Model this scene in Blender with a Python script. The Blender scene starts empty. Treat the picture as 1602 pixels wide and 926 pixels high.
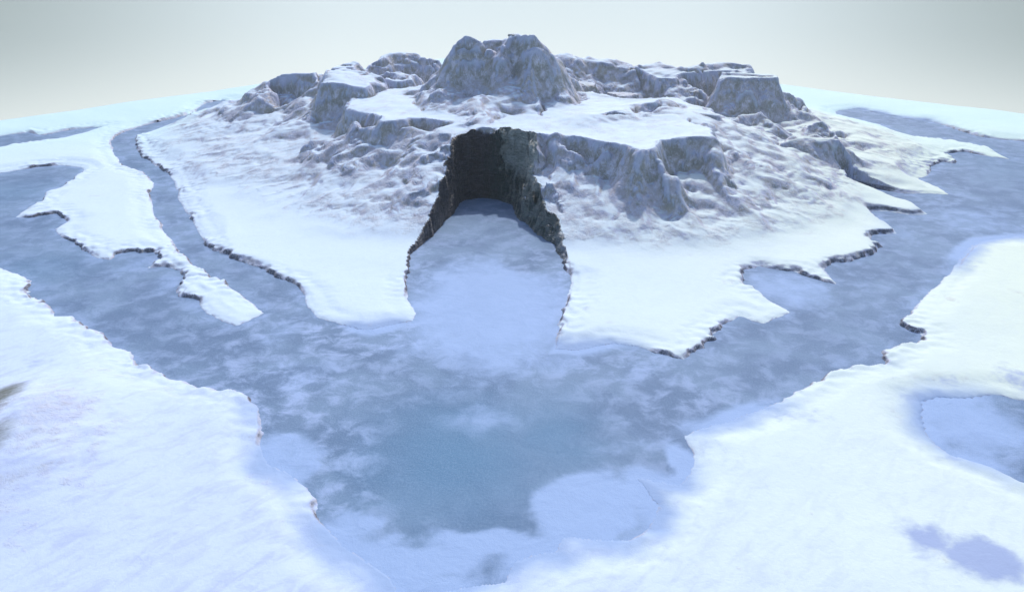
import bpy, math, time
import numpy as np
T0 = time.time()
F32 = np.float32
# ------------------------------------------------------------------ camera model
W, H, FPX = 1602.0, 926.0, 1366.0
PITCH = math.radians(22.9)
CAMZ = 100.0
cp, sp = math.cos(PITCH), math.sin(PITCH)

def P(px, py, z=0.0):
    """where the sight line through a point of the photograph meets height z"""
    x = (px - W / 2) / FPX
    y = -(py - H / 2) / FPX
    dy = cp + y * sp
    dz = -sp + y * cp
    t = (z - CAMZ) / dz
    return (x * t, dy * t)

def poly(pts, z=0.0):
    return np.array([P(p[0], p[1], p[2] if len(p) > 2 else z) for p in pts], dtype=np.float64)

# ------------------------------------------------------------------ noise
rs = np.random.RandomState(7)
PERM = rs.permutation(4096).astype(np.int32)
GA = rs.rand(4096) * 2 * np.pi
G2 = np.stack([np.cos(GA), np.sin(GA)], 1).astype(F32)
g = rs.normal(size=(4096, 3)); g /= np.linalg.norm(g, axis=1)[:, None]
G3 = g.astype(F32)

def n2(x, y, seed=0):
    xi = np.floor(x).astype(np.int32); yi = np.floor(y).astype(np.int32)
    fx = (x - xi).astype(F32); fy = (y - yi).astype(F32)
    u = fx * fx * fx * (fx * (fx * 6 - 15) + 10); v = fy * fy * fy * (fy * (fy * 6 - 15) + 10)
    def c(dx, dy):
        h = PERM[(PERM[(xi + dx + seed * 131) & 4095] + yi + dy) & 4095]
        gg = G2[h]
        return gg[..., 0] * (fx - dx) + gg[..., 1] * (fy - dy)
    a = c(0, 0); b = c(1, 0); d = c(0, 1); e = c(1, 1)
    return (a + (b - a) * u + (d - a) * v + (a - b - d + e) * u * v) * 1.5

def n3(x, y, z, seed=0):
    xi = np.floor(x).astype(np.int32); yi = np.floor(y).astype(np.int32); zi = np.floor(z).astype(np.int32)
    fx = (x - xi).astype(F32); fy = (y - yi).astype(F32); fz = (z - zi).astype(F32)
    u, v, w = [t * t * (3 - 2 * t) for t in (fx, fy, fz)]
    def c(dx, dy, dz):
        h = PERM[(PERM[(PERM[(xi + dx + seed * 77) & 4095] + yi + dy) & 4095] + zi + dz) & 4095]
        gg = G3[h]
        return gg[..., 0] * (fx - dx) + gg[..., 1] * (fy - dy) + gg[..., 2] * (fz - dz)
    r = 0
    for dx in (0, 1):
        for dy in (0, 1):
            for dz in (0, 1):
                r = r + (u if dx else 1 - u) * (v if dy else 1 - v) * (w if dz else 1 - w) * c(dx, dy, dz)
    return r * 1.5

def fbm(x, y, s, octs=4, seed=0, gain=.5):
    r = 0; a = 1.0
    for i in range(octs):
        r = r + a * n2(x / s + 13.7 * i, y / s - 7.1 * i, seed + i); s /= 2.03; a *= gain
    return r

def ridged(x, y, s, octs=4, seed=0, gain=.5):
    r = 0; a = 1.0; w = 1.0
    for i in range(octs):
        n = 1 - np.abs(n2(x / s + 3.3 * i, y / s + 9.9 * i, seed + i)) * 1.6
        n = np.clip(n, 0, 1) ** 2 * w
        w = np.clip(n * 1.6, 0, 1)
        r = r + a * n; s /= 2.05; a *= gain
    return r

def sst(a, b, x):
    t = np.clip((x - a) / (b - a), 0, 1)
    return t * t * (3 - 2 * t)

# ------------------------------------------------------------------ polygon distance
def poly_sd(X, Y, pts, zs=None):
    """signed distance (inside negative), height of the nearest rim point"""
    X = X.astype(F32); Y = Y.astype(F32)
    best = np.full(X.shape, 1e12, F32); zz = np.zeros(X.shape, F32) if zs is not None else None
    ins = np.zeros(X.shape, bool)
    n = len(pts)
    for i in range(n):
        ax, ay = pts[i]; bx, by = pts[(i + 1) % n]
        ex, ey = bx - ax, by - ay
        L = ex * ex + ey * ey + 1e-9
        wx = X - F32(ax); wy = Y - F32(ay)
        t = np.clip((wx * F32(ex) + wy * F32(ey)) / F32(L), 0, 1)
        dx = wx - F32(ex) * t; dy = wy - F32(ey) * t
        d = dx * dx + dy * dy
        if zs is not None:
            m = d < best
            zi = zs[i] + (zs[(i + 1) % n] - zs[i]) * t
            zz = np.where(m, zi, zz)
        best = np.minimum(best, d)
        if abs(ey) > 1e-9:
            c = ((Y >= min(ay, by)) & (Y < max(ay, by)))
            xc = ax + (Y - ay) * (ex / ey)
            ins ^= c & (X < xc)
    d = np.sqrt(best)
    return np.where(ins, -d, d), zz

# ------------------------------------------------------------------ water outline (traced on the photograph, laid on the ground)
MAIN = [(352,156),(352,160),(302,180),(259,197),(229,208),(212,214),(212,234),(225,247),(246,260),(266,275),(276,294),(281,316),(294,335),
 (309,361),(322,385),(345,398),(376,409),(406,420),(432,433),(458,445),(477,463),(480,481),(496,497),(530,507),(557,515),(580,517),(620,508),(648,502),
 (650,491),(640,470),(636,450),(636,429),(641,401),(667,377),(690,357),(712,330),(719,318),(731,313),(755,310),(780,313),(800,320),
 (806,335),(818,349),(842,367),(866,384),(878,405),(892,429),(892,449),(883,477),(876,500),(868,530),(868,547),(900,550),(930,543),(960,538),(1000,543),
 (1040,556),(1068,562),(1102,545),(1105,536),(1122,522),(1136,508),(1159,494),(1176,502),(1196,507),(1236,490),(1227,482),(1193,462),(1165,443),
 (1162,426),(1187,417),(1244,426),(1284,440),(1308,446),(1291,422),(1302,411),(1333,409),(1367,398),(1372,384),(1357,377),(1365,367),(1408,367),
 (1397,356),(1374,345),(1361,331),(1386,331),(1427,337),(1450,335),(1431,322),(1386,309),(1352,301),(1329,297),(1311,285),(1316,284),(1340,289),(1378,297),
 (1416,303),(1454,303),(1484,305),(1469,294),(1435,280),(1454,275),(1457,260),(1473,254),(1499,256),(1480,241),(1507,237),(1544,245),(1582,250),
 (1541,231),(1510,224),(1454,218),(1408,210),(1378,195),(1340,188),(1310,181),(1308,174),(1340,171),(1378,178),(1416,186),(1454,190),(1491,201),
 (1529,214),(1567,219),(1602,222),(1800,244),(1950,270),(1800,330),(1640,362),(1575,372),(1529,378),(1500,405),(1484,430),(1450,458),(1428,485),(1409,514),(1440,522),(1437,536),
 (1412,538),(1386,550),(1378,570),(1329,573),(1295,585),(1250,610),(1193,638),(1136,658),(1085,673),(1068,684),(1078,700),(1086,715),(1082,742),(1063,757),
 (1022,753),(991,745),(1006,763),(1028,794),(1017,820),(986,846),(934,843),(883,836),(873,861),(801,879),(793,907),(734,915),(690,924),(660,950),
 (635,950),(611,905),(559,869),(528,846),(500,815),(498,789),(477,758),(451,738),(420,727),(410,697),(415,671),(410,648),(400,638),(378,619),
 (358,613),(318,607),(290,596),(261,590),(244,579),(219,575),(207,550),(176,542),(165,522),(136,516),(114,494),(85,494),(80,477),(45,465),
 (51,440),(28,428),(0,420),(-150,390),(-330,330),(-330,290),(-150,280),(0,271),(65,261),(99,259),(125,262),(132,268),(117,279),(99,292),(71,301),
 (67,316),(43,327),(24,340),(47,341),(86,335),(104,346),(84,359),(95,372),(125,385),(151,404),(173,408),(181,398),(207,394),(242,396),(248,407),
 (229,420),(259,417),(281,424),(287,441),(274,463),(311,471),(322,491),(345,502),(369,510),(392,501),(417,490),(398,480),(378,462),(352,443),
 (326,432),(298,409),(276,385),(255,359),(240,333),(237,303),(242,286),(225,271),(194,262),(177,238),(173,221),(190,208),(225,197),(259,189),
 (302,178),(320,163)]
POND_L = [(-120,228),(0,214),(47,207),(65,213),(108,204),(164,198),(130,208),(86,219),(43,225),(0,231),(-120,245)]
POND_R = [(1443,627),(1471,621),(1511,624),(1560,618),(1602,627),(1750,640),(1760,800),(1602,757),(1545,729),(1488,712),(1454,684),(1443,661)]

RX0, RX1, RY0, RY1, RS = -420.0, 430.0, 84.0, 660.0, 0.9
rxs = np.arange(RX0, RX1, RS, dtype=F32); rys = np.arange(RY0, RY1, RS, dtype=F32)
RX, RY = np.meshgrid(rxs, rys)
sdw = np.full(RX.shape, 60.0, F32)
WATERID = np.zeros(RX.shape, np.int8)
for k, pl in enumerate((MAIN, POND_L, POND_R)):
    pts = poly(pl)
    m = (RX > pts[:, 0].min() - 60) & (RX < pts[:, 0].max() + 60) & (RY > pts[:, 1].min() - 60) & (RY < pts[:, 1].max() + 60)
    d, _ = poly_sd(RX[m], RY[m], pts)
    cur = sdw[m]
    sdw[m] = np.minimum(cur, d)
print('water sdf', time.time() - T0)

# ------------------------------------------------------------------ rock masses of the mountain
# (name, rim [(px,py,z)...], profile [(distance, drop)...], rim tilt, id)
FEAT = []
def feat(part, rim, prof, dome=0.0):
    FEAT.append((part, rim, prof, dome))

TALUS = [(0, 0), (6, 3), (16, 9), (30, 17), (50, 25), (80, 32), (130, 40)]
# broad foot of the mountain under everything
feat('slope', [(430,200,10),(500,250,10),(590,290,9),(655,285,10),(700,262,12),(850,250,11),(1000,270,9),(1120,262,8.5),(1215,250,8.5),(1270,220,9),(1230,165,9),(1000,120,16),(700,110,16),(520,130,14),(430,150,11)],
     [(0,0),(10,2.2),(24,5.0),(42,7.6),(64,9.6),(90,12),(120,17)])
# summit plateau, both sides of the cave
feat('plateau', [(538,169,28),(560,171,28),(593,184,28),(587,191,27.5),(615,189,28),(640,185,28),(669,184,28),(700,189,28),(716,197,27),(722,214,24.8),(745,216,24.8),(775,213,25.2),
     (792,211,27),(830,222,27),(850,209,28),(900,211,28),(955,222,28),(1003,235,28),(1050,217,28),(1107,213,28),(1106,200,28),(1090,192,28),(1062,180,28),(1090,176,28.5),(1118,178,28),(1124,170,28),(1090,162,29),(1040,153,30),(960,150,30),
     (880,140,31),(700,130,31),(640,135,30),(600,140,30),(560,150,29)],
     [(0,0),(1.0,2.5),(4.5,10.5),(9.5,18),(14,21.5),(24,24.2),(40,26.5),(70,29),(100,34)])
# left front slopes below the rim
feat('cliff', [(548,195,24),(590,198,25.5),(640,197,26),(690,207,25),(708,222,22),(704,240,19),(660,244,18),(600,232,19),(552,225,19)],
     [(0,0),(5,3.5),(12,8),(22,13),(35,17.5),(55,21),(90,27)])
feat('spur', [(500,218,17),(540,212,18),(560,236,15),(505,250,12),(470,238,12)],
     [(0,0),(5,3),(12,6),(25,10),(45,13.5),(80,20)])
# front right buttresses
feat('buttress', [(870,215,27),(905,235,24),(915,285,13),(900,270,15)], [(0,0),(3,3),(6,7),(12,11),(22,16),(40,21),(60,26)])
feat('buttress', [(945,225,27.5),(965,262,20),(975,320,10),(950,280,16)], [(0,0),(3,4),(7,10),(12,14),(22,18),(40,22),(60,26)])
feat('buttress', [(1020,232,27.5),(1045,270,20),(1060,330,10),(1030,300,14)], [(0,0),(3,4),(7,9),(12,13),(22,17),(40,21),(60,26)])
feat('buttress', [(1100,215,27.5),(1130,255,20),(1165,300,11),(1120,290,14)], [(0,0),(3,4),(7,9),(12,13),(22,17),(40,21),(60,26)])
# central peak: two horns and shoulders
feat('peak', [(716,60,55),(722,53,56.5),(752,53,56.5),(752,64,54),(735,72,52),(716,72,52)],
     [(0,0),(1.5,3),(5,9),(11,17),(18,23),(28,27.5),(45,33),(70,42)])
feat('peak', [(782,60,55),(792,53,56.5),(806,53,56.5),(812,60,55),(835,57,56),(850,60,55),(856,74,51.5),(840,84,49.5),(800,80,50),(782,72,52.5)],
     [(0,0),(1.5,3),(5,9),(11,17),(18,22),(28,26),(45,32),(70,42)])
feat('peak', [(720,88,48),(745,84,49),(765,78,50),(790,84,49),(800,112,42),(760,120,40),(716,112,42)],
     [(0,0),(4,4),(10,11),(18,17),(28,21),(45,27),(70,36)])
feat('peak', [(748,63,53.5),(788,60,54),(788,80,50),(748,80,49.5)], [(0,0),(4,4),(10,10),(18,16),(28,21),(60,33)])
feat('peak', [(852,100,45),(872,105,43.5),(884,128,37),(860,140,34)], [(0,0),(4,3),(10,8),(20,13),(40,20),(60,30)])
feat('peak', [(700,120,40),(690,132,36.5),(720,140,34.5),(735,128,38)], [(0,0),(4,3),(10,7),(20,12),(40,20),(60,30)])
feat('peak', [(745,150,34),(755,182,30),(735,186,29.5)], [(0,0),(4,1.5),(10,3.5),(20,7),(40,16)])
# low swells on the plateau
feat('plateau', [(1015,160,32.5),(1035,155,33),(1050,166,31),(1020,172,30.5)], [(0,0),(4,1),(10,2.5),(20,5),(40,12)])
feat('plateau', [(925,178,30.5),(960,170,31.5),(985,180,30)], [(0,0),(4,.8),(10,2),(20,4.5),(40,12)])
# left tables
feat('mesa', [(500,130,34),(520,128,35),(570,138,33),(578,128,34),(598,134,32),(604,120,35),(562,108,37),(535,104,38),(512,112,37)],
     [(0,0),(.8,2.5),(3,10),(8,15),(16,18),(30,22),(60,30)])
feat('mesa', [(560,116,36),(596,112,36),(655,115,34),(660,122,33),(625,128,32.5),(600,122,33),(575,120,34)],
     [(0,0),(.8,2),(3,7),(7,10),(16,14),(30,20),(60,30)])
feat('mesa', [(575,97,37),(590,90,38.5),(600,86,39),(625,80,40),(655,82,39.5),(662,88,38),(685,86,38.5),(690,100,35),(640,102,34),(600,103,35)],
     [(0,0),(.8,1.5),(3,5),(8,10),(16,14),(30,20),(60,30)])
feat('mesa', [(523,101,36),(540,98,37),(556,100,36.5),(556,105,36),(525,106,35.5)],
     [(0,0),(.8,1),(3,3),(8,7),(16,12),(30,20),(60,30)])
# left ragged ridge
feat('ridge', [(418,130,27),(432,117,30),(462,114,31),(495,112,32),(500,124,30),(498,150,23),(470,150,21),(430,140,23)],
     [(0,0),(3,2),(8,6),(16,11),(28,16),(45,21),(80,30)])
feat('ridge', [(375,145,15),(392,137,18),(415,132,20),(430,160,15),(400,165,11),(370,158,9)],
     [(0,0),(4,1.8),(10,4.5),(20,8),(35,12),(60,18)])
feat('ridge', [(440,165,18),(480,160,20),(495,178,18),(470,200,14),(430,190,12)],
     [(0,0),(4,2),(10,5),(20,8.5),(35,12),(60,18)])
# back right tables
feat('mesa', [(866,92,36),(885,96,35.5),(950,96,35),(975,99,34.5),(978,106,33),(930,106,33),(900,112,32),(870,104,33),(862,96,35)],
     [(0,0),(.8,2),(3,6),(8,10),(16,14),(30,20),(60,30)])
feat('hill', [(862,84,41),(890,82,41.5),(920,88,39.5),(975,96,36.5),(940,98,36),(870,93,38)],
     [(0,0),(6,2),(12,8),(20,14),(40,20)])
feat('mesa', [(905,112,33),(950,105,34.5),(990,110,33),(994,128,28.5),(960,140,25),(925,130,28)],
     [(0,0),(.8,3),(3,9),(7,13),(14,16),(40,24)])
feat('mesa', [(993,102,35),(1035,99,35.5),(1075,105,34.5),(1100,102,35),(1110,112,33),(1070,116,32.5),(1055,124,31),(1030,122,31.5),(1000,112,33)],
     [(0,0),(.8,3),(3,9),(7,13),(14,16),(40,24)])
feat('mesa', [(1090,100,35.5),(1130,98,36),(1165,97,36),(1178,104,34.5),(1170,112,33),(1125,112,33),(1100,112,33)],
     [(0,0),(.8,2.5),(3,8),(8,12),(18,16),(40,24)])
feat('crag', [(1040,122,31),(1062,118,32),(1082,126,30),(1085,150,24),(1062,160,22),(1040,150,24)],
     [(0,0),(2,3),(6,8),(12,12),(25,18),(50,26)])
feat('crag', [(1085,132,28),(1100,138,27),(1098,156,22),(1085,158,22)], [(0,0),(2,3),(6,7),(12,10),(25,16),(50,24)])
feat('boulder', [(895,133,29.5),(925,128,30),(940,140,27),(910,146,26)], [(0,0),(2,2.5),(5,5),(10,8),(20,13),(40,20)])
feat('boulder', [(965,145,25.5),(990,142,26.5),(1000,152,24),(975,158,22.5)], [(0,0),(2,2.5),(5,5),(10,8),(20,13),(40,20)])
# right table with the tall face
feat('mesa', [(1132,114,35),(1150,112,35.5),(1185,114,35),(1214,117,34.5),(1218,121,34),(1175,121,34.2),(1140,121,34.3),(1122,128,32.5)],
     [(0,0),(.8,2.5),(3,8),(8,14),(14,18),(26,22),(50,27),(80,33)])
feat('ridge', [(1222,138,27),(1245,152,22),(1262,165,18),(1250,178,16),(1225,165,20)], [(0,0),(4,3),(10,6),(20,10),(40,16),(70,22)])
# right low rocks and shoulder above the inlet
feat('crag', [(1140,190,20),(1155,180,22),(1185,176,23),(1200,182,21.5),(1225,198,18),(1190,204,17),(1150,204,17)], [(0,0),(3,2.5),(7,6),(14,9),(26,13),(50,20)])
feat('crag', [(1110,172,28),(1135,190,24),(1142,215,19),(1125,205,22)], [(0,0),(2,3),(6,7),(12,12),(25,17),(50,25)])
feat('shoulder', [(1218,222,17),(1245,214,18),(1300,216,17.5),(1303,228,15),(1300,262,8),(1240,262,9)], [(0,0),(2,1.8),(5,4.2),(10,7),(20,10),(40,14),(70,20)])
feat('spur', [(1130,250,15),(1180,262,10),(1260,290,5),(1200,300,5),(1150,290,8)], [(0,0),(6,1.5),(14,3.5),(30,6.5),(60,12)])
feat('ridge', [(1262,192,18),(1285,185,20),(1296,198,17),(1312,228,12),(1345,258,7),(1320,240,9),(1290,205,15)], [(0,0),(3,2.0),(8,4.5),(18,8),(40,13)])
feat('ridge', [(1290,190,12),(1350,200,8),(1420,225,4.5),(1380,245,5),(1330,225,8)], [(0,0),(6,1.2),(14,3),(30,5.5),(60,12)])

# label region of every feature (index into PARTS)
ZR = np.full(RX.shape, -9.0, F32); IDR = np.full(RX.shape, -1, np.int16)
WXr = RX + 2.6 * fbm(RX, RY, 22, 3, 3) ; WYr = RY + 2.6 * fbm(RX, RY, 22, 3, 9)
for k, (part, rim, prof, dome) in enumerate(FEAT):
    prof = list(prof) + [(prof[-1][0] + 70, prof[-1][1] + 26)]
    pts = poly(rim); zs = np.array([r[2] for r in rim], F32)
    dmax = prof[-1][0] + 6
    m = (RX > pts[:, 0].min() - dmax) & (RX < pts[:, 0].max() + dmax) & (RY > pts[:, 1].min() - dmax) & (RY < pts[:, 1].max() + dmax)
    d, zz = poly_sd(WXr[m], WYr[m], pts, zs)
    # inside: plane through the rim
    A = np.c_[pts, np.ones(len(pts))]
    co, *_ = np.linalg.lstsq(A, zs, rcond=None)
    plane = (WXr[m] * co[0] + WYr[m] * co[1] + co[2]).astype(F32)
    t = sst(0, 6, -d)
    top = zz * (1 - t) + np.clip(plane, zs.min(), zs.max()) * t
    pd = np.array([q[0] for q in prof], F32); pv = np.array([q[1] for q in prof], F32)
    z = top - np.interp(np.maximum(d, 0), pd, pv).astype(F32)
    z = np.where(d > pd[-1], -9, z)
    cur = ZR[m]; ci = IDR[m]
    IDR[m] = np.where(z > cur, k, ci)
    hi_ = np.maximum(z, cur); kk_ = 1.0 + 2.0 * sst(18, 8, hi_)
    hq = np.clip(1 - np.abs(z - cur) / kk_, 0, 1)
    ZR[m] = np.where((z > -5) & (cur > -5), hi_ + hq * hq * kk_ / 4, hi_)
zb = ZR.copy()
for _ in range(9):
    zb = (zb + np.roll(zb, 1, 0) + np.roll(zb, -1, 0)) / 3; zb = (zb + np.roll(zb, 1, 1) + np.roll(zb, -1, 1)) / 3
lw = sst(15, 9, zb); ZR = ZR * (1 - lw) + zb * lw
print('features', time.time() - T0)

def samp(A, x, y):
    u = np.clip((x - RX0) / RS, 0, A.shape[1] - 1.001); v = np.clip((y - RY0) / RS, 0, A.shape[0] - 1.001)
    i = u.astype(np.int32); j = v.astype(np.int32); fu = (u - i).astype(F32); fv = (v - j).astype(F32)
    return (A[j, i] * (1 - fu) + A[j, i + 1] * fu) * (1 - fv) + (A[j + 1, i] * (1 - fu) + A[j + 1, i + 1] * fu) * fv
def samp_n(A, x, y):
    u = np.clip(np.rint((x - RX0) / RS), 0, A.shape[1] - 1).astype(np.int32); v = np.clip(np.rint((y - RY0) / RS), 0, A.shape[0] - 1).astype(np.int32)
    return A[v, u]

# ------------------------------------------------------------------ terrain grid, turned like the square slab of land
AZ = math.radians(42.0)
ud = (math.sin(AZ), math.cos(AZ)); vd = (-math.cos(AZ), math.sin(AZ))
FCX, FCY = P(775, 82)
FU = FCX * ud[0] + FCY * ud[1]; FV = FCX * vd[0] + FCY * vd[1]

def axis_lines(lo, a, b, hi, s):
    mid = np.arange(a, b, s)
    def grow(start, end):
        out = []; st = s; x = start; sg = 1 if end > start else -1
        while (end - x) * sg > st * 1.5:
            x += sg * st; out.append(x); st = min(st * 1.04, 8)
        out.append(end); return out
    return np.array(grow(a, lo)[::-1] + list(mid) + grow(mid[-1], hi))
SP = 0.42
U = axis_lines(FU - 900, 70, 440, FU, SP)
V = axis_lines(FV - 900, 60, 420, FV, SP)
UU, VV = np.meshgrid(U, V, indexing='ij')
X = (UU * ud[0] + VV * vd[0]).astype(F32); Y = (UU * ud[1] + VV * vd[1]).astype(F32)
NU, NV = X.shape
print('grid', NU, NV, time.time() - T0)

# warped lookup makes every outline irregular
inr = (X > RX0) & (X < RX1) & (Y > RY0) & (Y < RY1)
w1 = fbm(X, Y, 10, 4, 21, .5); w2 = fbm(X, Y, 10, 4, 41, .5)
mw1 = 2.2 * fbm(X, Y, 15, 2, 25, .4); mw2 = 2.2 * fbm(X, Y, 15, 2, 45, .4)
ZM = samp(ZR, X + mw1, Y + mw2)
IDM = samp_n(IDR, X + mw1, Y + mw2)
ZM = np.where(inr, ZM, -9); IDM = np.where(inr, IDM, -1)
# shore distance, crumbly where the banks break off
crumb = sst(-.25, .25, n2(X / 26, Y / 26, 60))
def spots(lst):
    out = np.zeros(X.shape, F32)
    for (cx, cy, rx, ry, a) in lst:
        wx, wy = P(cx, cy); ax = abs(P(cx + rx, cy)[0] - wx); ay = abs(P(cx, cy + ry)[1] - P(cx, cy - ry)[1]) / 2
        out = np.maximum(out, a * np.exp(-((((X - wx) / ax) ** 2 + ((Y - wy) / ay) ** 2) ** 1.5)))
    return out.astype(F32)
soft = spots([(560,870,130,80,1), (640,900,150,60,1), (860,850,160,60,1), (1030,770,80,80,1), (1150,655,120,40,.9), (440,720,60,60,.9), (590,515,60,20,1), (920,546,80,20,1), (1540,385,130,50,1), (1500,660,120,90,.75), (400,650,40,30,.5), (1395,182,60,16,1)])
brk = spots([(60,465,60,40,1), (150,520,60,30,1), (240,580,60,24,1), (360,615,60,20,.8), (1425,520,60,50,1), (230,400,50,20,1), (300,440,40,30,1), (1120,530,60,40,1), (1380,380,60,40,.8)])
crumb = np.maximum(crumb, brk) * (1 - soft)
sd = samp(sdw, X + .5 * w1 * (1 + crumb), Y + .5 * w2 * (1 + crumb))
sd = np.where(inr, sd, 60) + crumb * (.55 * n2(X / 2.6, Y / 2.6, 61)) + .2 * n2(X / 1.3, Y / 1.3, 62)
sd = (sd + brk * (1.0 * n2(X / 4.2, Y / 4.2, 67) + .5 * n2(X / 1.7, Y / 1.7, 68))).astype(F32)
print('warp', time.time() - T0)

# plain
plain = 1.5 + 0.7 * fbm(X, Y, 70, 2, 80) + .12 * fbm(X, Y, 18, 2, 84, .5)
plain += 3.0 * sst(60, 250, np.hypot(X - 5, Y - 380) * -1 + 260) * 0
near = sst(215, 110, Y)
streak = fbm((X * .643 + Y * .766) * .45, (Y * .643 - X * .766) * 1.3, 7, 4, 90, .6)
plain += near * .05 * streak
# drifts around the left foreground
plain += 7 * np.exp(-(((X + 103) / 20) ** 2 + ((Y - 152) / 26) ** 2))

mtn = ZM
k = 2.0
hh = np.clip(.5 + .5 * (mtn - plain) / k, 0, 1)
base = plain * (1 - hh) + mtn * hh + k * hh * (1 - hh)
m_w = sst(2.5, 9, base)

# steepness of the broad form
def grads(Z):
    du = np.gradient(Z, U, axis=0); dv = np.gradient(Z, V, axis=1)
    return du, dv
du, dv = grads(base)
slope0 = np.hypot(du, dv)
steep = sst(.12, .7, slope0)
# relief: gullies and crags on slopes, soft drifts on the tops
th = np.arctan2(X - 8, 405 - Y); rad = np.hypot(X - 8, Y - 405)
rr = ridged(th * 115 + 2.5 * mw1 + 1.2 * w1, rad * .22 + 2.5 * mw2 + 1.2 * w2, 24, 3, 180, .36) - .7
rrw = sst(35, 75, rad)
r1 = ridged(X + 2 * w1, Y + 2 * w2, 27, 3, 100, .45) - .75
r2 = ridged(X, Y, 10, 4, 120, .42) - .75
cr_ = np.abs(n2(X / 9 + .5 * w1, Y / 9 + .5 * w2, 170) + .35 * n2(X / 3.7, Y / 3.7, 171))
crease = sst(.13, 0, cr_) * sst(-.2, .2, n2(X / 20, Y / 20, 172)) + .45 * sst(.12, 0, np.abs(n2(X / 4.5 + .4 * w1, Y / 4.5, 174)))
r3 = fbm(X, Y, 3.0, 3, 140, .6)
low = sst(4, 14, base) * sst(26, 18, base)
base = base + m_w * (steep * (3.4 * r1 * (1 - .55 * rrw) + 2.9 * rr * rrw + .34 * r2 - 1.1 * crease) + (1 - steep) * .45 * fbm(X, Y, 20, 3, 150))
rough = sst(380, 440, Y) * sst(150, 60, np.abs(X - 40)) * 0
# streaked foot of the slopes
foot = sst(1.5, 6, base) * sst(16, 5, base) * sst(8, 22, sd)
base += foot * .42 * (ridged(th * 115 + 2 * w1, rad * .3 + 2 * w2, 10, 4, 160, .55) - .7)

# shore: how steeply the ground may leave the water; sheer in the cave, sloping elsewhere
cvx, cvy = P(757, 312)
LX = X - cvx; LY = Y - cvy
def blur(A, n):
    for _ in range(n):
        A = (A + np.roll(A, 1, 0) + np.roll(A, -1, 0)) / 3; A = (A + np.roll(A, 1, 1) + np.roll(A, -1, 1)) / 3
    return A
base = base * (1 - m_w) + blur(base, 1) * m_w
cave_r = np.exp(-((X - cvx) / 34) ** 2) * sst(248, 285, Y) * sst(cvy + 40, cvy + 20, Y)
side = 9.0 + (3.0 - 9.0) * sst(cvx, cvx + 10, X)
sdc = sd + 1.1 * sst(.4, 2.5, sd) * (n2(th * 60, rad * .1, 190) + .6 * n2(X / 3.2, Y / 3.2, 191))
lim_cave = np.maximum(sdc, 0) * (side + .5 * sst(cvy - 12, cvy - 2, Y) * sst(26, 16, np.abs(LX)))
isx, isy = P(1312, 284)
slot = np.exp(-(((X - isx) / 16) ** 2 + ((Y - isy) / 16) ** 2))
lim = (1 - .75 * soft) * .95 * sst(0, 1.0, sd) * (.18 + .82 * crumb) * (.6 + .8 * np.clip(n2(X / 3.1, Y / 3.1, 66) + .5, 0, 1)) + (.16 - .08 * soft) * np.maximum(sd - .3, 0) + (np.maximum(sd, 0) / 7.4) ** 2.2 + 40 * sst(42, 58, sd)
lim = lim + sst(250, 282, Y) * sst(-105, -80, X) * sst(175, 140, X) * 1.4 * np.maximum(sd - 1, 0)
wv = np.clip(cave_r * 1.6, 0, 1)
lim = lim * (1 - wv) + lim_cave * wv
lim = lim * (1 - np.clip(slot * 1.5, 0, 1)) + (np.maximum(sd, 0) * 3.6) * np.clip(slot * 1.5, 0, 1)
k2 = 2.2 * sst(1, 6, sd) * (1 - wv) + .6
carve = sst(-.6, .8, base - lim + .5 * w1) * sst(.15, .4, wv) * sst(17, 14, sd)
q = np.clip(.5 + .5 * (lim - base) / k2, 0, 1)
Z = lim * (1 - q) + base * q - k2 * q * (1 - q)
Z = np.where(sd < 0, np.maximum(sd * 1.5, -3), np.maximum(Z, .02)).astype(F32)
Z = np.where(sd < 0.15, np.minimum(Z, sd * 1.5), Z)
print('heights', time.time() - T0)

# normals, then 3-D roughness along them on the steep rock
def normals(X, Y, Z):
    Pm = np.stack([X, Y, Z], -1)
    a = np.empty_like(Pm); b = np.empty_like(Pm)
    a[1:-1] = Pm[2:] - Pm[:-2]; a[0] = Pm[1] - Pm[0]; a[-1] = Pm[-1] - Pm[-2]
    b[:, 1:-1] = Pm[:, 2:] - Pm[:, :-2]; b[:, 0] = Pm[:, 1] - Pm[:, 0]; b[:, -1] = Pm[:, -1] - Pm[:, -2]
    n = np.cross(a, b); n /= np.linalg.norm(n, axis=-1, keepdims=True) + 1e-9
    return n
N = normals(X, Y, Z)
st = sst(.86, .5, N[..., 2]) * sst(4.5, 8, Z) * sst(.5, 1.5, sd)
cavew = np.clip(cave_r * 2.0, 0, 1) * sst(14, 10, sd) * sst(.2, .8, sd) * sst(.9, .72, N[..., 2])
mm = (st > .02) | (cavew > .05)
xs, ys, zs_ = X[mm], Y[mm], Z[mm]
n = (1 - np.abs(n3(xs / 6, ys / 6, zs_ / 7, 1)) * 2) * .50 + (1 - np.abs(n3(xs / 2.4, ys / 2.4, zs_ / 4, 2)) * 2) * .12
nc = n3(xs / 5, ys / 5, zs_ / 4.5, 5) * 1.1 + n3(xs / 2.4, ys / 2.4, zs_ / 5.5, 6) * .4
disp = n * st[mm] * (1 - cavew[mm]) + 1.7 * nc * cavew[mm]
for i, A in enumerate((X, Y, Z)):
    A[mm] += N[mm][:, i] * disp
N = normals(X, Y, Z).astype(F32)
print('normals', time.time() - T0)

# ------------------------------------------------------------------ attributes of the surface
for _ in range(2):
    carve = np.maximum(carve, np.maximum(np.maximum(np.roll(carve, 1, 0), np.roll(carve, -1, 0)), np.maximum(np.roll(carve, 1, 1), np.roll(carve, -1, 1))))
carve = carve * (.35 + .65 * sst(262, 292, Y))
cave_rock = (carve * sst(.97, .85, N[..., 2]) * (sd > -1.5)).astype(F32)
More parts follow.
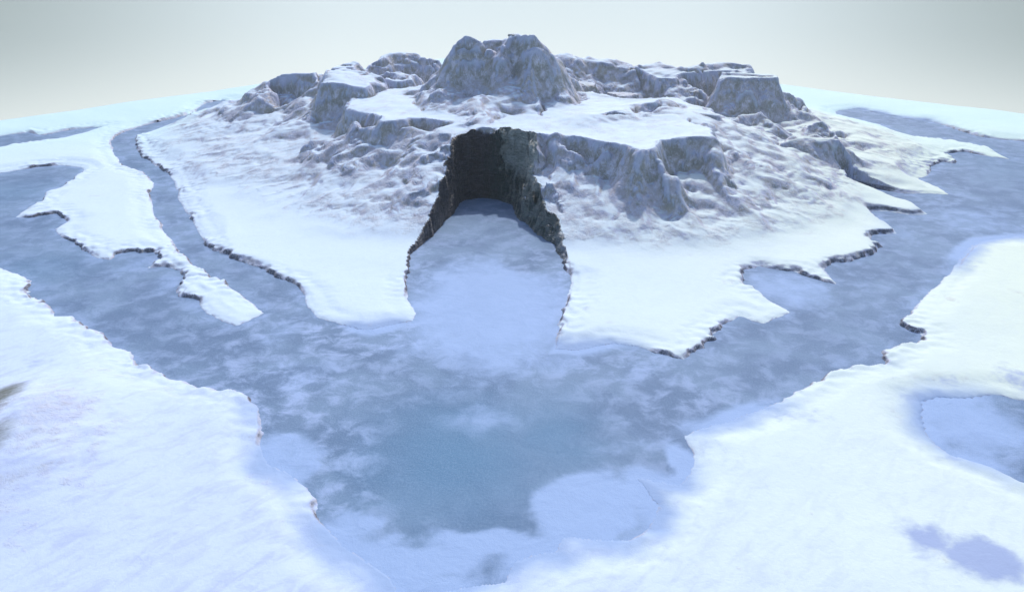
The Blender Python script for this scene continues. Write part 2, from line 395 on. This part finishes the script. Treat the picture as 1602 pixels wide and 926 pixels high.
# convex crests keep a rim of snow
from numpy import roll
def blur(A, n):
    for _ in range(n):
        A = (A + roll(A, 1, 0) + roll(A, -1, 0)) / 3; A = (A + roll(A, 1, 1) + roll(A, -1, 1)) / 3
    return A
crest = (np.maximum(sst(.06, .5, Z - blur(Z, 6)), sst(.02, .16, Z - blur(Z, 2))) * m_w).astype(F32)
bare = spots([(-8,662,44,48,1), (-2,745,32,50,.7), (-30,700,50,90,.6)])
blue = np.zeros(X.shape, F32)
for (cx, cy, rx, ry, a) in [(1535,885,65,38,1.4),(1450,855,45,36,1.0),(1440,880,25,20,.7),(1590,920,30,14,.8),(1240,655,70,22,.6),(1480,600,40,14,.6),(1590,600,40,30,.7),(1380,790,50,40,.35),
    (1440,628,40,18,.8),(1450,670,20,30,.7),(1510,722,70,12,.6),(1040,760,70,40,.5),(1320,880,60,30,.3),(430,720,30,60,.5),(1100,700,50,20,.5),(60,580,60,20,.5),(60,690,80,60,.6),(320,640,90,16,.3),(1570,365,80,25,.5),(1490,400,30,40,.5)]:
    wx, wy = P(cx, cy); ax = abs(P(cx + rx, cy)[0] - wx); ay = abs(P(cx, cy + ry)[1] - P(cx, cy - ry)[1]) / 2
    blue = np.maximum(blue, a * np.exp(-(((X - wx) / ax) ** 2 + ((Y - wy) / ay) ** 2)))
blue = blue.astype(F32)
melt = (np.clip(soft * 1.5, 0, 1) * sst(8.5, .5, sd + 2.0 * w1)).astype(F32)
streakm = (sst(190, 120, Y + .4 * X) * sst(60, -20, X) * .9 + .12 + .25 * sst(200, 120, Y)).astype(F32)
tint = sst(-40, 190, X + .25 * (250 - Y) + 25 * fbm(X, Y, 90, 2, 200)).astype(F32)

# ------------------------------------------------------------------ helpers
SC = bpy.context.scene
COL = SC.collection
def link(o, parent=None):
    COL.objects.link(o)
    if parent is not None: o.parent = parent
    return o
def tagp(o, label=None, cat=None, group=None, kind=None):
    if label: o['label'] = label
    if cat: o['category'] = cat
    if group: o['group'] = group
    if kind: o['kind'] = kind
    return o

def mesh_from(name, co, quads, nor=None, attrs=None, mat=None):
    me = bpy.data.meshes.new(name)
    me.vertices.add(len(co)); me.vertices.foreach_set('co', co.astype(F32).ravel())
    nq = len(quads)
    me.loops.add(nq * 4); me.loops.foreach_set('vertex_index', quads.astype(np.int32).ravel())
    me.polygons.add(nq)
    me.polygons.foreach_set('loop_start', np.arange(0, nq * 4, 4, dtype=np.int32))
    me.update(calc_edges=True)
    me.polygons.foreach_set('use_smooth', np.ones(nq, bool))
    for an, av in (attrs or {}).items():
        at = me.attributes.new(an, 'FLOAT', 'POINT'); at.data.foreach_set('value', av.astype(F32).ravel())
    if nor is not None:
        me.normals_split_custom_set_from_vertices(nor)
    if mat: me.materials.append(mat)
    me.update()
    return me

# ------------------------------------------------------------------ node helpers
def newmat(name):
    m = bpy.data.materials.new(name); m.use_nodes = True
    nt = m.node_tree; nt.nodes.clear()
    return m, nt
class NT:
    def __init__(s, nt): s.nt = nt
    def n(s, t, **kw):
        nd = s.nt.nodes.new(t)
        for k_, v_ in kw.items(): setattr(nd, k_, v_)
        return nd
    def l(s, a, b): s.nt.links.new(a, b)
    def noise(s, vec, scale, detail=4, rough=.55, dist=0.0, scl=None):
        nd = s.n('ShaderNodeTexNoise'); nd.inputs['Scale'].default_value = scale
        nd.inputs['Detail'].default_value = detail; nd.inputs['Roughness'].default_value = rough; nd.inputs['Distortion'].default_value = dist
        if scl:
            mp = s.n('ShaderNodeMapping'); mp.inputs['Scale'].default_value = scl
            s.l(vec, mp.inputs['Vector']); vec = mp.outputs[0]
        s.l(vec, nd.inputs['Vector']); return nd.outputs['Fac']
    def math(s, op, a, b=None, c=None, clamp=False):
        nd = s.n('ShaderNodeMath', operation=op); nd.use_clamp = clamp
        for i, v_ in enumerate((a, b, c)):
            if v_ is None: continue
            if isinstance(v_, (int, float)): nd.inputs[i].default_value = v_
            else: s.l(v_, nd.inputs[i])
        return nd.outputs[0]
    def ramp(s, v, lo, hi, a=0.0, b=1.0):
        nd = s.n('ShaderNodeMapRange'); nd.interpolation_type = 'SMOOTHSTEP'
        s.l(v, nd.inputs['Value'])
        nd.inputs['From Min'].default_value = lo; nd.inputs['From Max'].default_value = hi
        nd.inputs['To Min'].default_value = a; nd.inputs['To Max'].default_value = b
        return nd.outputs[0]
    def mix(s, f, a, b):
        nd = s.n('ShaderNodeMix', data_type='RGBA')
        if isinstance(f, (int, float)): nd.inputs[0].default_value = f
        else: s.l(f, nd.inputs[0])
        for idx, v_ in ((6, a), (7, b)):
            if isinstance(v_, tuple): nd.inputs[idx].default_value = (*v_, 1)
            else: s.l(v_, nd.inputs[idx])
        return nd.outputs[2]
    def attr(s, nm):
        nd = s.n('ShaderNodeAttribute', attribute_name=nm); return nd.outputs['Fac']

# ------------------------------------------------------------------ terrain material
def terrain_mat(nm='snow_over_rock', SH=0.0, LOWZ=.3, DARK=0.0):
    m, nt = newmat(nm); q = NT(nt)
    geo = q.n('ShaderNodeNewGeometry'); pos = geo.outputs['Position']
    sep = q.n('ShaderNodeSeparateXYZ'); q.l(geo.outputs['Normal'], sep.inputs[0]); nz = sep.outputs['Z']
    sp_ = q.n('ShaderNodeSeparateXYZ'); q.l(pos, sp_.inputs[0]); pz = sp_.outputs['Z']
    nA = q.noise(pos, .10, 5, .5, .4, (1, 1, .7))
    nB = q.noise(pos, .32, 6, .6, .25, (1, 1, .6))
    nC = q.noise(pos, 1.3, 5, .65, .2, (1, 1, .6))
    # snow
    snow = q.mix(q.attr('tint'), (.69, .84, .97), (.77, .88, .75))
    mps = q.n('ShaderNodeMapping'); mps.inputs['Scale'].default_value = (.62, 1.45, 1)
    mpr = q.n('ShaderNodeMapping'); mpr.inputs['Rotation'].default_value = (0, 0, math.radians(-50))
    q.l(pos, mpr.inputs['Vector']); q.l(mpr.outputs[0], mps.inputs['Vector'])
    stn = q.noise(mps.outputs[0], .2, 6, .68, .7)
    blue = q.ramp(stn, .42, .70)
    snow = q.mix(q.math('MULTIPLY', q.math('MULTIPLY', blue, q.attr('streak')), .6), snow, (.42, .50, .84))
    snow = q.mix(q.math('MULTIPLY', q.attr('streak'), .42), snow, (.56, .66, .96))
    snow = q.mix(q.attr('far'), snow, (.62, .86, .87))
    bl = q.math('MULTIPLY', q.ramp(q.math('ADD', q.attr('blue'), q.math('MULTIPLY', q.math('SUBTRACT', nB, .5), 1.1)), .3, .95), q.ramp(q.attr('blue'), 0, .25))
    snow = q.mix(q.math('MULTIPLY', bl, .9), snow, (.33, .42, .68))
    # wind-packed bluish snow on slopes
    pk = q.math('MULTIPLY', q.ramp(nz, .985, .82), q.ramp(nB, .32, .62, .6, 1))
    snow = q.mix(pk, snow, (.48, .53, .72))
    snow = q.mix(q.math('MINIMUM', q.attr('melt'), 1.0), snow, (.33, .46, .71))
    # rock: grey with olive and mauve areas
    rk = q.mix(q.ramp(nA, .40, .62), (.48, .46, .51), (.43, .40, .34))
    rk = q.mix(q.ramp(nB, .42, .70), rk, (.64, .63, .71))
    rk = q.mix(q.math('MULTIPLY', q.ramp(nC, .46, .28), .35), rk, (.27, .27, .30))
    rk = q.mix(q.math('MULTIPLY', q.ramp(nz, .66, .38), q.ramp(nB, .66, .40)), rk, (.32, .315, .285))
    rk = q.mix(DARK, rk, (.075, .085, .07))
    nV = q.noise(pos, .34, 4, .55, .8, (1, 1, .5))
    vein = q.math('MULTIPLY', q.ramp(q.math('ABSOLUTE', q.math('SUBTRACT', nV, .5)), .028, .004), q.ramp(nB, .40, .60))
    nV2 = q.noise(pos, .8, 3, .5, .6, (1, 1, .5))
    vein = q.math('MAXIMUM', vein, q.math('MULTIPLY', q.ramp(q.math('ABSOLUTE', q.math('SUBTRACT', nV2, .5)), .03, .004), .6))
    rk = q.mix(q.math('MULTIPLY', vein, .75 * (1 - DARK)), rk, (.74, .78, .92))
    # snow holds where the ground is flat; thin snow breaks on slopes
    v = q.math('ADD', nz, q.math('MULTIPLY', q.math('SUBTRACT', nA, .5), .42))
    v = q.math('ADD', v, q.math('MULTIPLY', q.math('SUBTRACT', nB, .5), .36))
    v = q.math('ADD', v, q.math('MULTIPLY', q.math('SUBTRACT', nC, .5), .16))
    hold = q.ramp(v, .64 + SH, 1.07 + SH)
    lowz = q.ramp(pz, 5.5, 1.5, 0, LOWZ)
    hold = q.math('ADD', hold, lowz, clamp=True)
    hold = q.math('ADD', hold, q.math('MULTIPLY', q.attr('crest'), .7), clamp=True)
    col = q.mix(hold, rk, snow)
    # raw crumbling edge at the banks
    bank = q.math('MULTIPLY', q.ramp(nz, .82, .60), q.ramp(pz, 1.9, 1.2), clamp=True)
    col = q.mix(q.math('MULTIPLY', bank, q.ramp(nC, .32, .52)), col, (.16, .16, .19))
    ba = q.math('MULTIPLY', q.ramp(q.math('ADD', q.attr('bare'), q.math('MULTIPLY', q.math('SUBTRACT', stn, .5), .8)), .2, 1.0), q.ramp(q.attr('bare'), .02, .3))
    col = q.mix(ba, col, q.mix(q.ramp(nC, .35, .65), (.10, .12, .09), (.22, .235, .25)))
    # cave lining: wet rock with recess shade painted in, green right wall
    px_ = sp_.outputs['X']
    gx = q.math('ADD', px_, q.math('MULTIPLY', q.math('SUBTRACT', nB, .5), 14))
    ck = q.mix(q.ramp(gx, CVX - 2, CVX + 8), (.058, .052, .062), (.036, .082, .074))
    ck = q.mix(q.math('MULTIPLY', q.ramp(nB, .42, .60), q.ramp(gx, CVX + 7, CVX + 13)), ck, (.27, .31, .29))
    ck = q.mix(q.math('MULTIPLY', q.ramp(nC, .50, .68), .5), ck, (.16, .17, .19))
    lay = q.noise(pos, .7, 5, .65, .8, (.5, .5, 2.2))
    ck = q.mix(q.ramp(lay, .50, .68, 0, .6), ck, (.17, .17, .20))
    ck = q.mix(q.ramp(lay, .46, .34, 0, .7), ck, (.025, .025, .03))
    tp = q.math('MULTIPLY', q.ramp(gx, CVX + 6, CVX + 9), q.ramp(q.math('ADD', pz, q.math('MULTIPLY', q.math('SUBTRACT', nB, .5), 9)), 11, 16))  # lit upper part of the right wall, painted as paler rock
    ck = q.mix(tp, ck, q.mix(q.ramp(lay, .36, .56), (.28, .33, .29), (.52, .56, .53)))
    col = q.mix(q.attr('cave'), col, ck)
    b = q.n('ShaderNodeBsdfPrincipled'); q.l(col, b.inputs['Base Color'])
    q.l(q.math('SUBTRACT', q.ramp(hold, 0, 1, .62, .72), q.math('MULTIPLY', q.attr('cave'), .24)), b.inputs['Roughness'])
    q.l(q.math('ADD', q.math('MULTIPLY', q.attr('cave'), .5), .2), b.inputs['Specular IOR Level'])
    # bump
    bs = q.noise(pos, .9, 6, .6, .4)
    h = q.math('ADD', q.math('MULTIPLY', nB, .8), q.math('MULTIPLY', nC, .16))
    h = q.math('MULTIPLY', h, q.ramp(hold, 1, 0, .12, 1))
    h = q.math('ADD', h, q.math('MULTIPLY', bs, .05))
    h = q.math('ADD', h, q.math('MULTIPLY', q.noise(pos, 5.0, 3, .7), .025))
    cvn = q.noise(pos, .5, 5, .6, .6, (.6, .6, 2.2))
    h = q.math('ADD', h, q.math('MULTIPLY', q.math('MULTIPLY', cvn, q.attr('cave')), 3.4))
    bp = q.n('ShaderNodeBump'); bp.inputs['Distance'].default_value = 1.6; bp.inputs['Strength'].default_value = .85
    q.l(h, bp.inputs['Height']); q.l(bp.outputs[0], b.inputs['Normal'])
    out = q.n('ShaderNodeOutputMaterial'); q.l(b.outputs[0], out.inputs[0])
    return m
CVX = cvx
MT = terrain_mat()
MROCK = terrain_mat('bare_rock', .12, 0.0)
MDARK = terrain_mat('dark_olive_rock', .22, 0.0, .8)

# ------------------------------------------------------------------ split the one surface into ground, mountain and its parts
qi = (np.arange(NU - 1)[:, None] * NV + np.arange(NV - 1)[None, :]).ravel()
quads = np.stack([qi, qi + NV, qi + NV + 1, qi + 1], 1)
fid = IDM[:-1, :-1].ravel().copy()
fz = Z[:-1, :-1].ravel()
fsd = sd[:-1, :-1].ravel()
fc = cave_rock[:-1, :-1].ravel()
hhf = (hh[:-1, :-1].ravel() > .5)
reg = np.where((fid >= 0) & hhf & (fz > .5), fid, -1)
reg = np.where(fc > .5, 999, reg)
co_all = np.stack([X, Y, Z], -1).reshape(-1, 3); n_all = N.reshape(-1, 3)
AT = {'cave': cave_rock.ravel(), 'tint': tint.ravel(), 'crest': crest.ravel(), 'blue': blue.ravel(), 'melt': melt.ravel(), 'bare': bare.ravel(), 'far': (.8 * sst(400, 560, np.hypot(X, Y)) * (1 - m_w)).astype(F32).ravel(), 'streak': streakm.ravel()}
def extract(name, mask, origin=(0, 0, 0), mat=MT):
    qs = quads[mask]
    used, inv = np.unique(qs, return_inverse=True)
    return mesh_from(name, co_all[used] - np.array(origin, F32), inv.reshape(-1, 4), n_all[used], {k_: v_[used] for k_, v_ in AT.items()}, mat)

# drop faces deep under the ice, they are never seen
deep = fsd < -2.2
g_ob = link(bpy.data.objects.new('snow_ground', extract('snow_ground', (reg == -1) & ~deep)))
tagp(g_ob, 'flat white snowfield around the mountain, cut by frozen channels', kind='structure')
print('ground', time.time() - T0)

mx, my = P(780, 200, 0)
mt = bpy.data.objects.new('snowy_mountain', None); mt.location = (mx, my, 0); mt.empty_display_size = 20
link(mt); tagp(mt, 'snow-covered grey rock mountain with a central twin-horned peak and a dark cave at the water', kind='structure')
def add_part(name, ids, label=None):
    m = np.isin(reg, ids) & ~deep
    if m.sum() < 30: return
    o = link(bpy.data.objects.new(name, extract(name, m, (mx, my, 0))), mt)
    if label: o['label'] = label
groups = {}
for i, f in enumerate(FEAT): groups.setdefault(f[0], []).append(i)
NAMES = {'slope': 'snow_slope', 'plateau': 'plateau', 'cliff': 'cliff', 'buttress': 'buttress', 'peak': 'peak', 'mesa': 'mesa', 'ridge': 'ridge',
         'hill': 'snow_hill', 'crag': 'crag', 'boulder': 'boulder', 'shoulder': 'shoulder', 'spur': 'spur'}
for kname, ids in groups.items():
    if kname in ('slope', 'plateau', 'peak'):
        add_part(NAMES[kname], ids, {'peak': 'tall steep twin-horned peak in the middle'}.get(kname))
    else:
        for i in ids: add_part(NAMES[kname], [i])
add_part('cave', [999], 'wet rock walls of the cave, darkened by painted shade, green on the right')
print('parts', time.time() - T0)

# slab side and underside so the land has thickness
def slab():
    import bmesh
    bm = bmesh.new()
    th = -14.0
    def border(idx):
        tops = [bm.verts.new(co_all[i]) for i in idx]; bots = [bm.verts.new((co_all[i][0], co_all[i][1], th)) for i in idx]
        for a in range(len(idx) - 1):
            bm.faces.new((tops[a], tops[a + 1], bots[a + 1], bots[a]))
    I = np.arange(NU * NV).reshape(NU, NV)
    border(list(I[0, :])); border(list(I[-1, ::-1])); border(list(I[::-1, 0])); border(list(I[:, -1]))
    cs = [I[0, 0], I[-1, 0], I[-1, -1], I[0, -1]]
    vs = [bm.verts.new((co_all[c][0], co_all[c][1], th)) for c in cs]
    bm.faces.new(vs[::-1])
    me = bpy.data.meshes.new('ice_shelf_edge'); bm.to_mesh(me); bm.free(); return me

# ------------------------------------------------------------------ ice
def ice_mat():
    m, nt = newmat('river_ice'); q = NT(nt)
    geo = q.n('ShaderNodeNewGeometry'); pos = geo.outputs['Position']
    nA = q.noise(pos, .045, 5, .55, .5)
    nB = q.noise(pos, .15, 7, .64, .35)
    nC = q.noise(pos, .9, 4, .6)
    fr = q.attr('frost'); tq = q.attr('deep'); fb = q.attr('blotch')
    base = q.mix(q.ramp(nA, .38, .62), (.115, .195, .335), (.175, .275, .43))
    base = q.mix(q.math('MULTIPLY', q.ramp(nB, .43, .66), fb), base, (.36, .48, .74))
    base = q.mix(tq, base, (.082, .215, .375))
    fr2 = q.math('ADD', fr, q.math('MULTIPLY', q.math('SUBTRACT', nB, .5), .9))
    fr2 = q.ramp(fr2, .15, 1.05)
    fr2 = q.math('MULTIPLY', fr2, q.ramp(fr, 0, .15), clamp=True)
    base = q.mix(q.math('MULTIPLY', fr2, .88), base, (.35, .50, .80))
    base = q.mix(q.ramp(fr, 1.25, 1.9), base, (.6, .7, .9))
    # fine slanting ripple frozen into the surface
    mp = q.n('ShaderNodeMapping'); mp.inputs['Rotation'].default_value = (0, 0, math.radians(28))
    q.l(pos, mp.inputs['Vector'])
    wv_ = q.n('ShaderNodeTexWave'); wv_.inputs['Scale'].default_value = .9; wv_.inputs['Distortion'].default_value = 3.5
    wv_.inputs['Detail'].default_value = 3; wv_.inputs['Detail Scale'].default_value = 2.5
    q.l(mp.outputs[0], wv_.inputs['Vector'])
    base = q.mix(q.math('ADD', q.math('MULTIPLY', wv_.outputs['Fac'], .08), q.ramp(q.noise(pos, 2.4, 4, .8), .42, .72, 0, .26)), base, (.45, .58, .78))
    b = q.n('ShaderNodeBsdfPrincipled'); q.l(base, b.inputs['Base Color'])
    b.inputs['Roughness'].default_value = .6
    b.inputs['Specular IOR Level'].default_value = .1
    h = q.math('ADD', q.math('MULTIPLY', nB, .8), q.math('MULTIPLY', nC, .12))
    h = q.math('ADD', h, q.math('MULTIPLY', wv_.outputs['Fac'], .04))
    bp = q.n('ShaderNodeBump'); bp.inputs['Distance'].default_value = 1.3; bp.inputs['Strength'].default_value = .4
    q.l(h, bp.inputs['Height']); q.l(bp.outputs[0], b.inputs['Normal'])
    out = q.n('ShaderNodeOutputMaterial'); q.l(b.outputs[0], out.inputs[0])
    return m
MI = ice_mat()

def blob(x, y, cx, cy, rx, ry, amp, soft=1.0):
    """patch centred on a photographed spot, radii in photograph pixels"""
    wx, wy = P(cx, cy); ax = abs(P(cx + rx, cy)[0] - wx); ay = abs(P(cx, cy + ry)[1] - P(cx, cy - ry)[1]) / 2
    return amp * np.exp(-((((x - wx) / ax) ** 2 + ((y - wy) / ay) ** 2) ** soft))

ixs = np.arange(RX0, RX1, 1.3, dtype=F32); iys = np.arange(RY0 + 4, RY1, 1.3, dtype=F32)
IX, IY = np.meshgrid(ixs, iys, indexing='ij')
isd = samp(sdw, IX, IY)
ww1 = fbm(IX, IY, 11, 4, 301, .55) * 2.6; ww2 = fbm(IX, IY, 11, 4, 331, .55) * 2.6
QX, QY = IX + ww1, IY + ww2
frost = np.zeros(IX.shape, F32)
for (cx, cy, rx, ry, a, s) in [
    (770,480,150,95,1.1,2), (720,530,170,28,.7,1), (860,560,90,30,.7,1), (640,545,60,25,.6,1), (755,655,60,22,.7,1), (690,610,70,15,.45,1), (470,590,90,40,.45,1), (560,700,70,70,.35,1), (440,520,50,25,.5,1),
    (1000,580,70,30,.4,1), (1235,450,75,40,.7,2), (640,880,130,36,1.2,3), (780,850,120,26,1.1,3), (930,790,90,60,1.2,3), (1000,700,110,22,.4,1), (1070,725,36,36,1.2,3), (455,720,45,50,.9,3), (540,830,60,34,.9,3), (900,835,60,20,1,3),
    (1450,290,60,40,.35,1), (1560,330,70,30,.35,1), (1530,345,90,35,.6,1), (1340,440,40,30,.4,1), (1510,660,100,60,1.0,2), (210,415,40,18,.7,1), (270,440,40,25,.6,1), (60,380,120,14,.2,1), (1400,500,40,28,.4,1)]:
    frost = np.maximum(frost, blob(QX, QY, cx, cy, rx, ry, a, s))
# drifted snow thins out over the ice along the soft shores
softi = np.zeros(IX.shape, F32)
for (cx, cy, rx, ry) in [(560,870,130,80), (640,900,150,60), (860,850,160,60), (1030,770,80,80), (1150,655,120,40), (440,720,60,60), (590,515,60,20), (920,546,80,20), (1540,385,130,50), (1500,660,120,90)]:
    softi = np.maximum(softi, blob(IX, IY, cx, cy, rx, ry, 1, 1.5))
frost = np.maximum(frost, 1.22 * softi * sst(-7, -.5, isd + .5 * ww1))
frost = np.maximum(frost, .42 * sst(-9, 0, isd + .7 * ww1) * sst(175, 200, IY))
# mountain's cast shadow on the cave-mouth ice, painted by cutting back the frost
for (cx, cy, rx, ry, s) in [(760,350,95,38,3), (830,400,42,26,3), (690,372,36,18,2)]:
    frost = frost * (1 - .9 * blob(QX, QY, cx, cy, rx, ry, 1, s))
deepa = np.zeros(IX.shape, F32)
for (cx, cy, rx, ry, a) in [(710,710,150,100,.9), (860,680,80,60,.7), (640,790,60,30,.35), (1500,640,60,20,.3), (30,300,70,20,.35), (60,420,90,30,.35), (1560,250,90,30,.2), (260,250,80,60,.2)]:
    deepa = np.maximum(deepa, blob(QX, QY, cx, cy, rx, ry, a, 1))
blotch = .38 + blob(IX, IY, 480, 600, 190, 130, .9) + blob(IX, IY, 770, 470, 160, 80, .6) + blob(IX, IY, 1010, 610, 150, 60, .5) + blob(IX, IY, 560, 740, 90, 100, .6)
blotch *= 1 - .9 * blob(IX, IY, 740, 720, 130, 90, 1)
blotch = np.clip(blotch * (1 - .45 * sst(-9, -20, isd)), 0, 1)

na, nb = IX.shape
ii = (np.arange(na - 1)[:, None] * nb + np.arange(nb - 1)[None, :]).ravel()
iq = np.stack([ii, ii + nb, ii + nb + 1, ii + 1], 1)
fX = IX[:-1, :-1].ravel(); fY = IY[:-1, :-1].ravel(); fS = isd[:-1, :-1].ravel()
def inpoly(pl): return poly_sd(fX, fY, poly(pl))[0] < 0
keep = fS < 4
stream_p = [(140,140),(380,140),(400,395),(530,470),(560,505),(500,560),(417,489),(345,440),(300,415),(215,330),(170,262),(140,230)]
cave_p = [(600,290),(900,290),(930,540),(868,540),(760,525),(648,506),(600,500)]
lake_p = [(-500,240),(150,240),(150,330),(110,346),(90,352),(-500,352)]
pond1 = [(-400,180),(200,180),(170,215),(20,245),(-400,260)]
pond2 = [(1400,600),(1900,560),(1900,900),(1602,790),(1420,720)]
rid = np.zeros(fX.shape, int)
for kk, pl in ((1, stream_p), (2, cave_p), (3, lake_p), (4, pond1), (5, pond2)):
    rid[inpoly(pl)] = kk
ico = np.stack([IX.ravel(), IY.ravel(), np.zeros(IX.size, F32)], 1)
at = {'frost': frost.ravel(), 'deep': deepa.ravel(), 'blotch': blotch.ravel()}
for kk, nm, lb in ((0, 'river', 'wide frozen blue river bending in a V in front of the mountain'),
                   (1, 'stream', 'narrow winding frozen stream left of the mountain'),
                   (2, 'pool', 'pale frozen pool leading into the cave'),
                   (3, 'lake', 'frozen lake arm at the left edge'),
                   (4, 'pond', 'thin frozen pond far left near the land edge'),
                   (5, 'pond', 'round frozen pond in the snow at the right edge')):
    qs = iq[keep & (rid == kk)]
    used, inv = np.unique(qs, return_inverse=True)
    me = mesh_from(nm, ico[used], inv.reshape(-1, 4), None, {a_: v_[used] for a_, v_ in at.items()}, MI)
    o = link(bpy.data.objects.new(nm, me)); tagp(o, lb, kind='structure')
print('ice', time.time() - T0)

def rock_obj(name, label, px, py, z, rx, ry, rz, seed, group=None, turn=0.0, flat=.8, sink=.35, pits=True):
    import bmesh
    bm = bmesh.new(); bmesh.ops.create_icosphere(bm, subdivisions=5, radius=1)
    v = np.array([p.co[:] for p in bm.verts], F32)
    n_ = n3(v[:, 0] * 1.1 + seed, v[:, 1] * 1.1, v[:, 2] * 1.1, seed)
    v = v * (1 + .35 * n_ + .16 * (1 - 2 * np.abs(n3(v[:, 0] * 2.3, v[:, 1] * 2.3 + seed, v[:, 2] * 2.3, seed + 3))) + .05 * n3(v[:, 0] * 7, v[:, 1] * 7, v[:, 2] * 7 + seed, seed + 5))[:, None]
    v[:, 2] = np.where(v[:, 2] > flat * .7, flat * .7 + (v[:, 2] - flat * .7) * .25, v[:, 2])
    v *= np.array([rx, ry, rz], F32)
    for p, cc in zip(bm.verts, v): p.co = cc.tolist()
    for f_ in bm.faces: f_.smooth = True
    me_ = bpy.data.meshes.new(name); bm.to_mesh(me_); bm.free(); me_.materials.append(MDARK if px < 0 else MROCK)
    x, y = P(px, py, z)
    o_ = link(bpy.data.objects.new(name, me_)); o_.location = (x, y, z - sink * rz); o_.rotation_euler = (0, 0, turn)
    return tagp(o_, label, 'rock', group)
ROCKS = [('boulder', 'rounded boulder below the back cliffs, just right of the central peak', 914, 134, 29, 7, 6, 4.5, 12),
 ('boulder', 'low grey boulder in the hollow between the central peak and the back cliffs', 975, 150, 25, 7, 5, 3.6, 17),
 ('boulder', 'upright pale boulder below the back cliffs, left of the tall right table', 1085, 146, 24, 5, 5, 6, 23),
 ('rock', 'small dark stone alone on the far snow shelf, right of the peak', 966, 98, 34.5, 2.2, 1.6, 1.3, 29),
 ('rock', 'small loose rock on the summit of the central peak, right of the notch', 803, 55, 56.0, 2.2, 1.8, 1.4, 31)]
for (nm, lb, px, py, z, rx, ry, rz, sd_) in ROCKS:
    rock_obj(nm, lb, px, py, z, rx, ry, rz, sd_, turn=sd_ * .7)

me = slab(); me.materials.append(MT)
o = link(bpy.data.objects.new('terrain_base', me)); tagp(o, 'thick snowy edge of the square of land', kind='structure')

# ------------------------------------------------------------------ thin cold air
SC.cycles.volume_bounces = 0
def haze_box():
    import bmesh
    bm = bmesh.new(); bmesh.ops.create_cube(bm, size=1)
    for v in bm.verts: v.co = (v.co.x * 2400, v.co.y * 2400 + 100, v.co.z * 140 + 50)
    me_ = bpy.data.meshes.new('haze'); bm.to_mesh(me_); bm.free()
    m, nt_ = newmat('thin_haze'); qq = NT(nt_)
    pv_ = qq.n('ShaderNodeVolumePrincipled'); pv_.inputs['Color'].default_value = (.86, .95, .97, 1); pv_.inputs['Density'].default_value = .00012
    pv_.inputs['Anisotropy'].default_value = 0.0
    ou = qq.n('ShaderNodeOutputMaterial'); qq.l(pv_.outputs[0], ou.inputs['Volume'])
    me_.materials.append(m)
    return tagp(link(bpy.data.objects.new('haze', me_)), 'thin pale haze over the far snow plain', kind='stuff')
haze_box()

# ------------------------------------------------------------------ world
wd = bpy.data.worlds.new('World'); SC.world = wd; wd.use_nodes = True
nt = wd.node_tree; nt.nodes.clear(); q = NT(nt)
SUN_EL, SUN_AZ = math.radians(46), math.radians(10)     # azimuth from +Y towards +X: behind the mountain
sky = q.n('ShaderNodeTexSky', sky_type='NISHITA'); sky.sun_disc = False
sky.sun_elevation = SUN_EL; sky.sun_rotation = SUN_AZ
sky.air_density = 1.0; sky.dust_density = 2.5; sky.ozone_density = 2.0
tc = q.n('ShaderNodeTexCoord'); sx = q.n('ShaderNodeSeparateXYZ'); q.l(tc.outputs['Generated'], sx.inputs[0])
# sky gradient below the horizon, brightest behind the mountain; painted vignette at the sides
az = q.math('ABSOLUTE', sx.outputs['X'])
low = q.mix(q.ramp(sx.outputs['Z'], -.2, -.06), (.90, .97, .96), (.74, .85, .90))
low = q.mix(q.math('MULTIPLY', q.ramp(az, .15, .60), q.ramp(sx.outputs['Z'], -.22, -.06, .15, 1)), low, (.32, .38, .38))
b1 = q.n('ShaderNodeBackground'); b1.inputs[1].default_value = .15; q.l(sky.outputs[0], b1.inputs[0])
b2 = q.n('ShaderNodeBackground'); b2.inputs[1].default_value = 1.0; q.l(low, b2.inputs[0])
mx_ = q.n('ShaderNodeMixShader'); q.l(q.ramp(sx.outputs['Z'], -.03, .06), mx_.inputs[0])
q.l(b2.outputs[0], mx_.inputs[1]); q.l(b1.outputs[0], mx_.inputs[2])
out = q.n('ShaderNodeOutputWorld'); q.l(mx_.outputs[0], out.inputs[0])

sl = bpy.data.lights.new('sun', 'SUN'); sl.energy = 2.2; sl.angle = math.radians(1.5); sl.color = (1, .97, .93)
so = link(bpy.data.objects.new('sun', sl))
from mathutils import Vector
sdv = Vector((math.cos(SUN_EL) * math.sin(SUN_AZ), math.cos(SUN_EL) * math.cos(SUN_AZ), math.sin(SUN_EL)))
so.rotation_euler = sdv.to_track_quat('Z', 'Y').to_euler()
so.location = (0, 300, 300)

# ------------------------------------------------------------------ camera
cam = bpy.data.cameras.new('camera'); cam.sensor_width = 36; cam.lens = FPX / W * 36; cam.clip_end = 5000; cam.clip_start = 1
c = link(bpy.data.objects.new('camera', cam)); c.location = (0, 0, CAMZ); c.rotation_euler = (math.radians(90) - PITCH, 0, 0)
SC.camera = c
SC.render.resolution_x = 1024; SC.render.resolution_y = 591
SC.view_settings.view_transform = 'Standard'; SC.view_settings.look = 'None'; SC.view_settings.gamma = 1
SC.view_settings.exposure = 0.06
print('done', time.time() - T0)
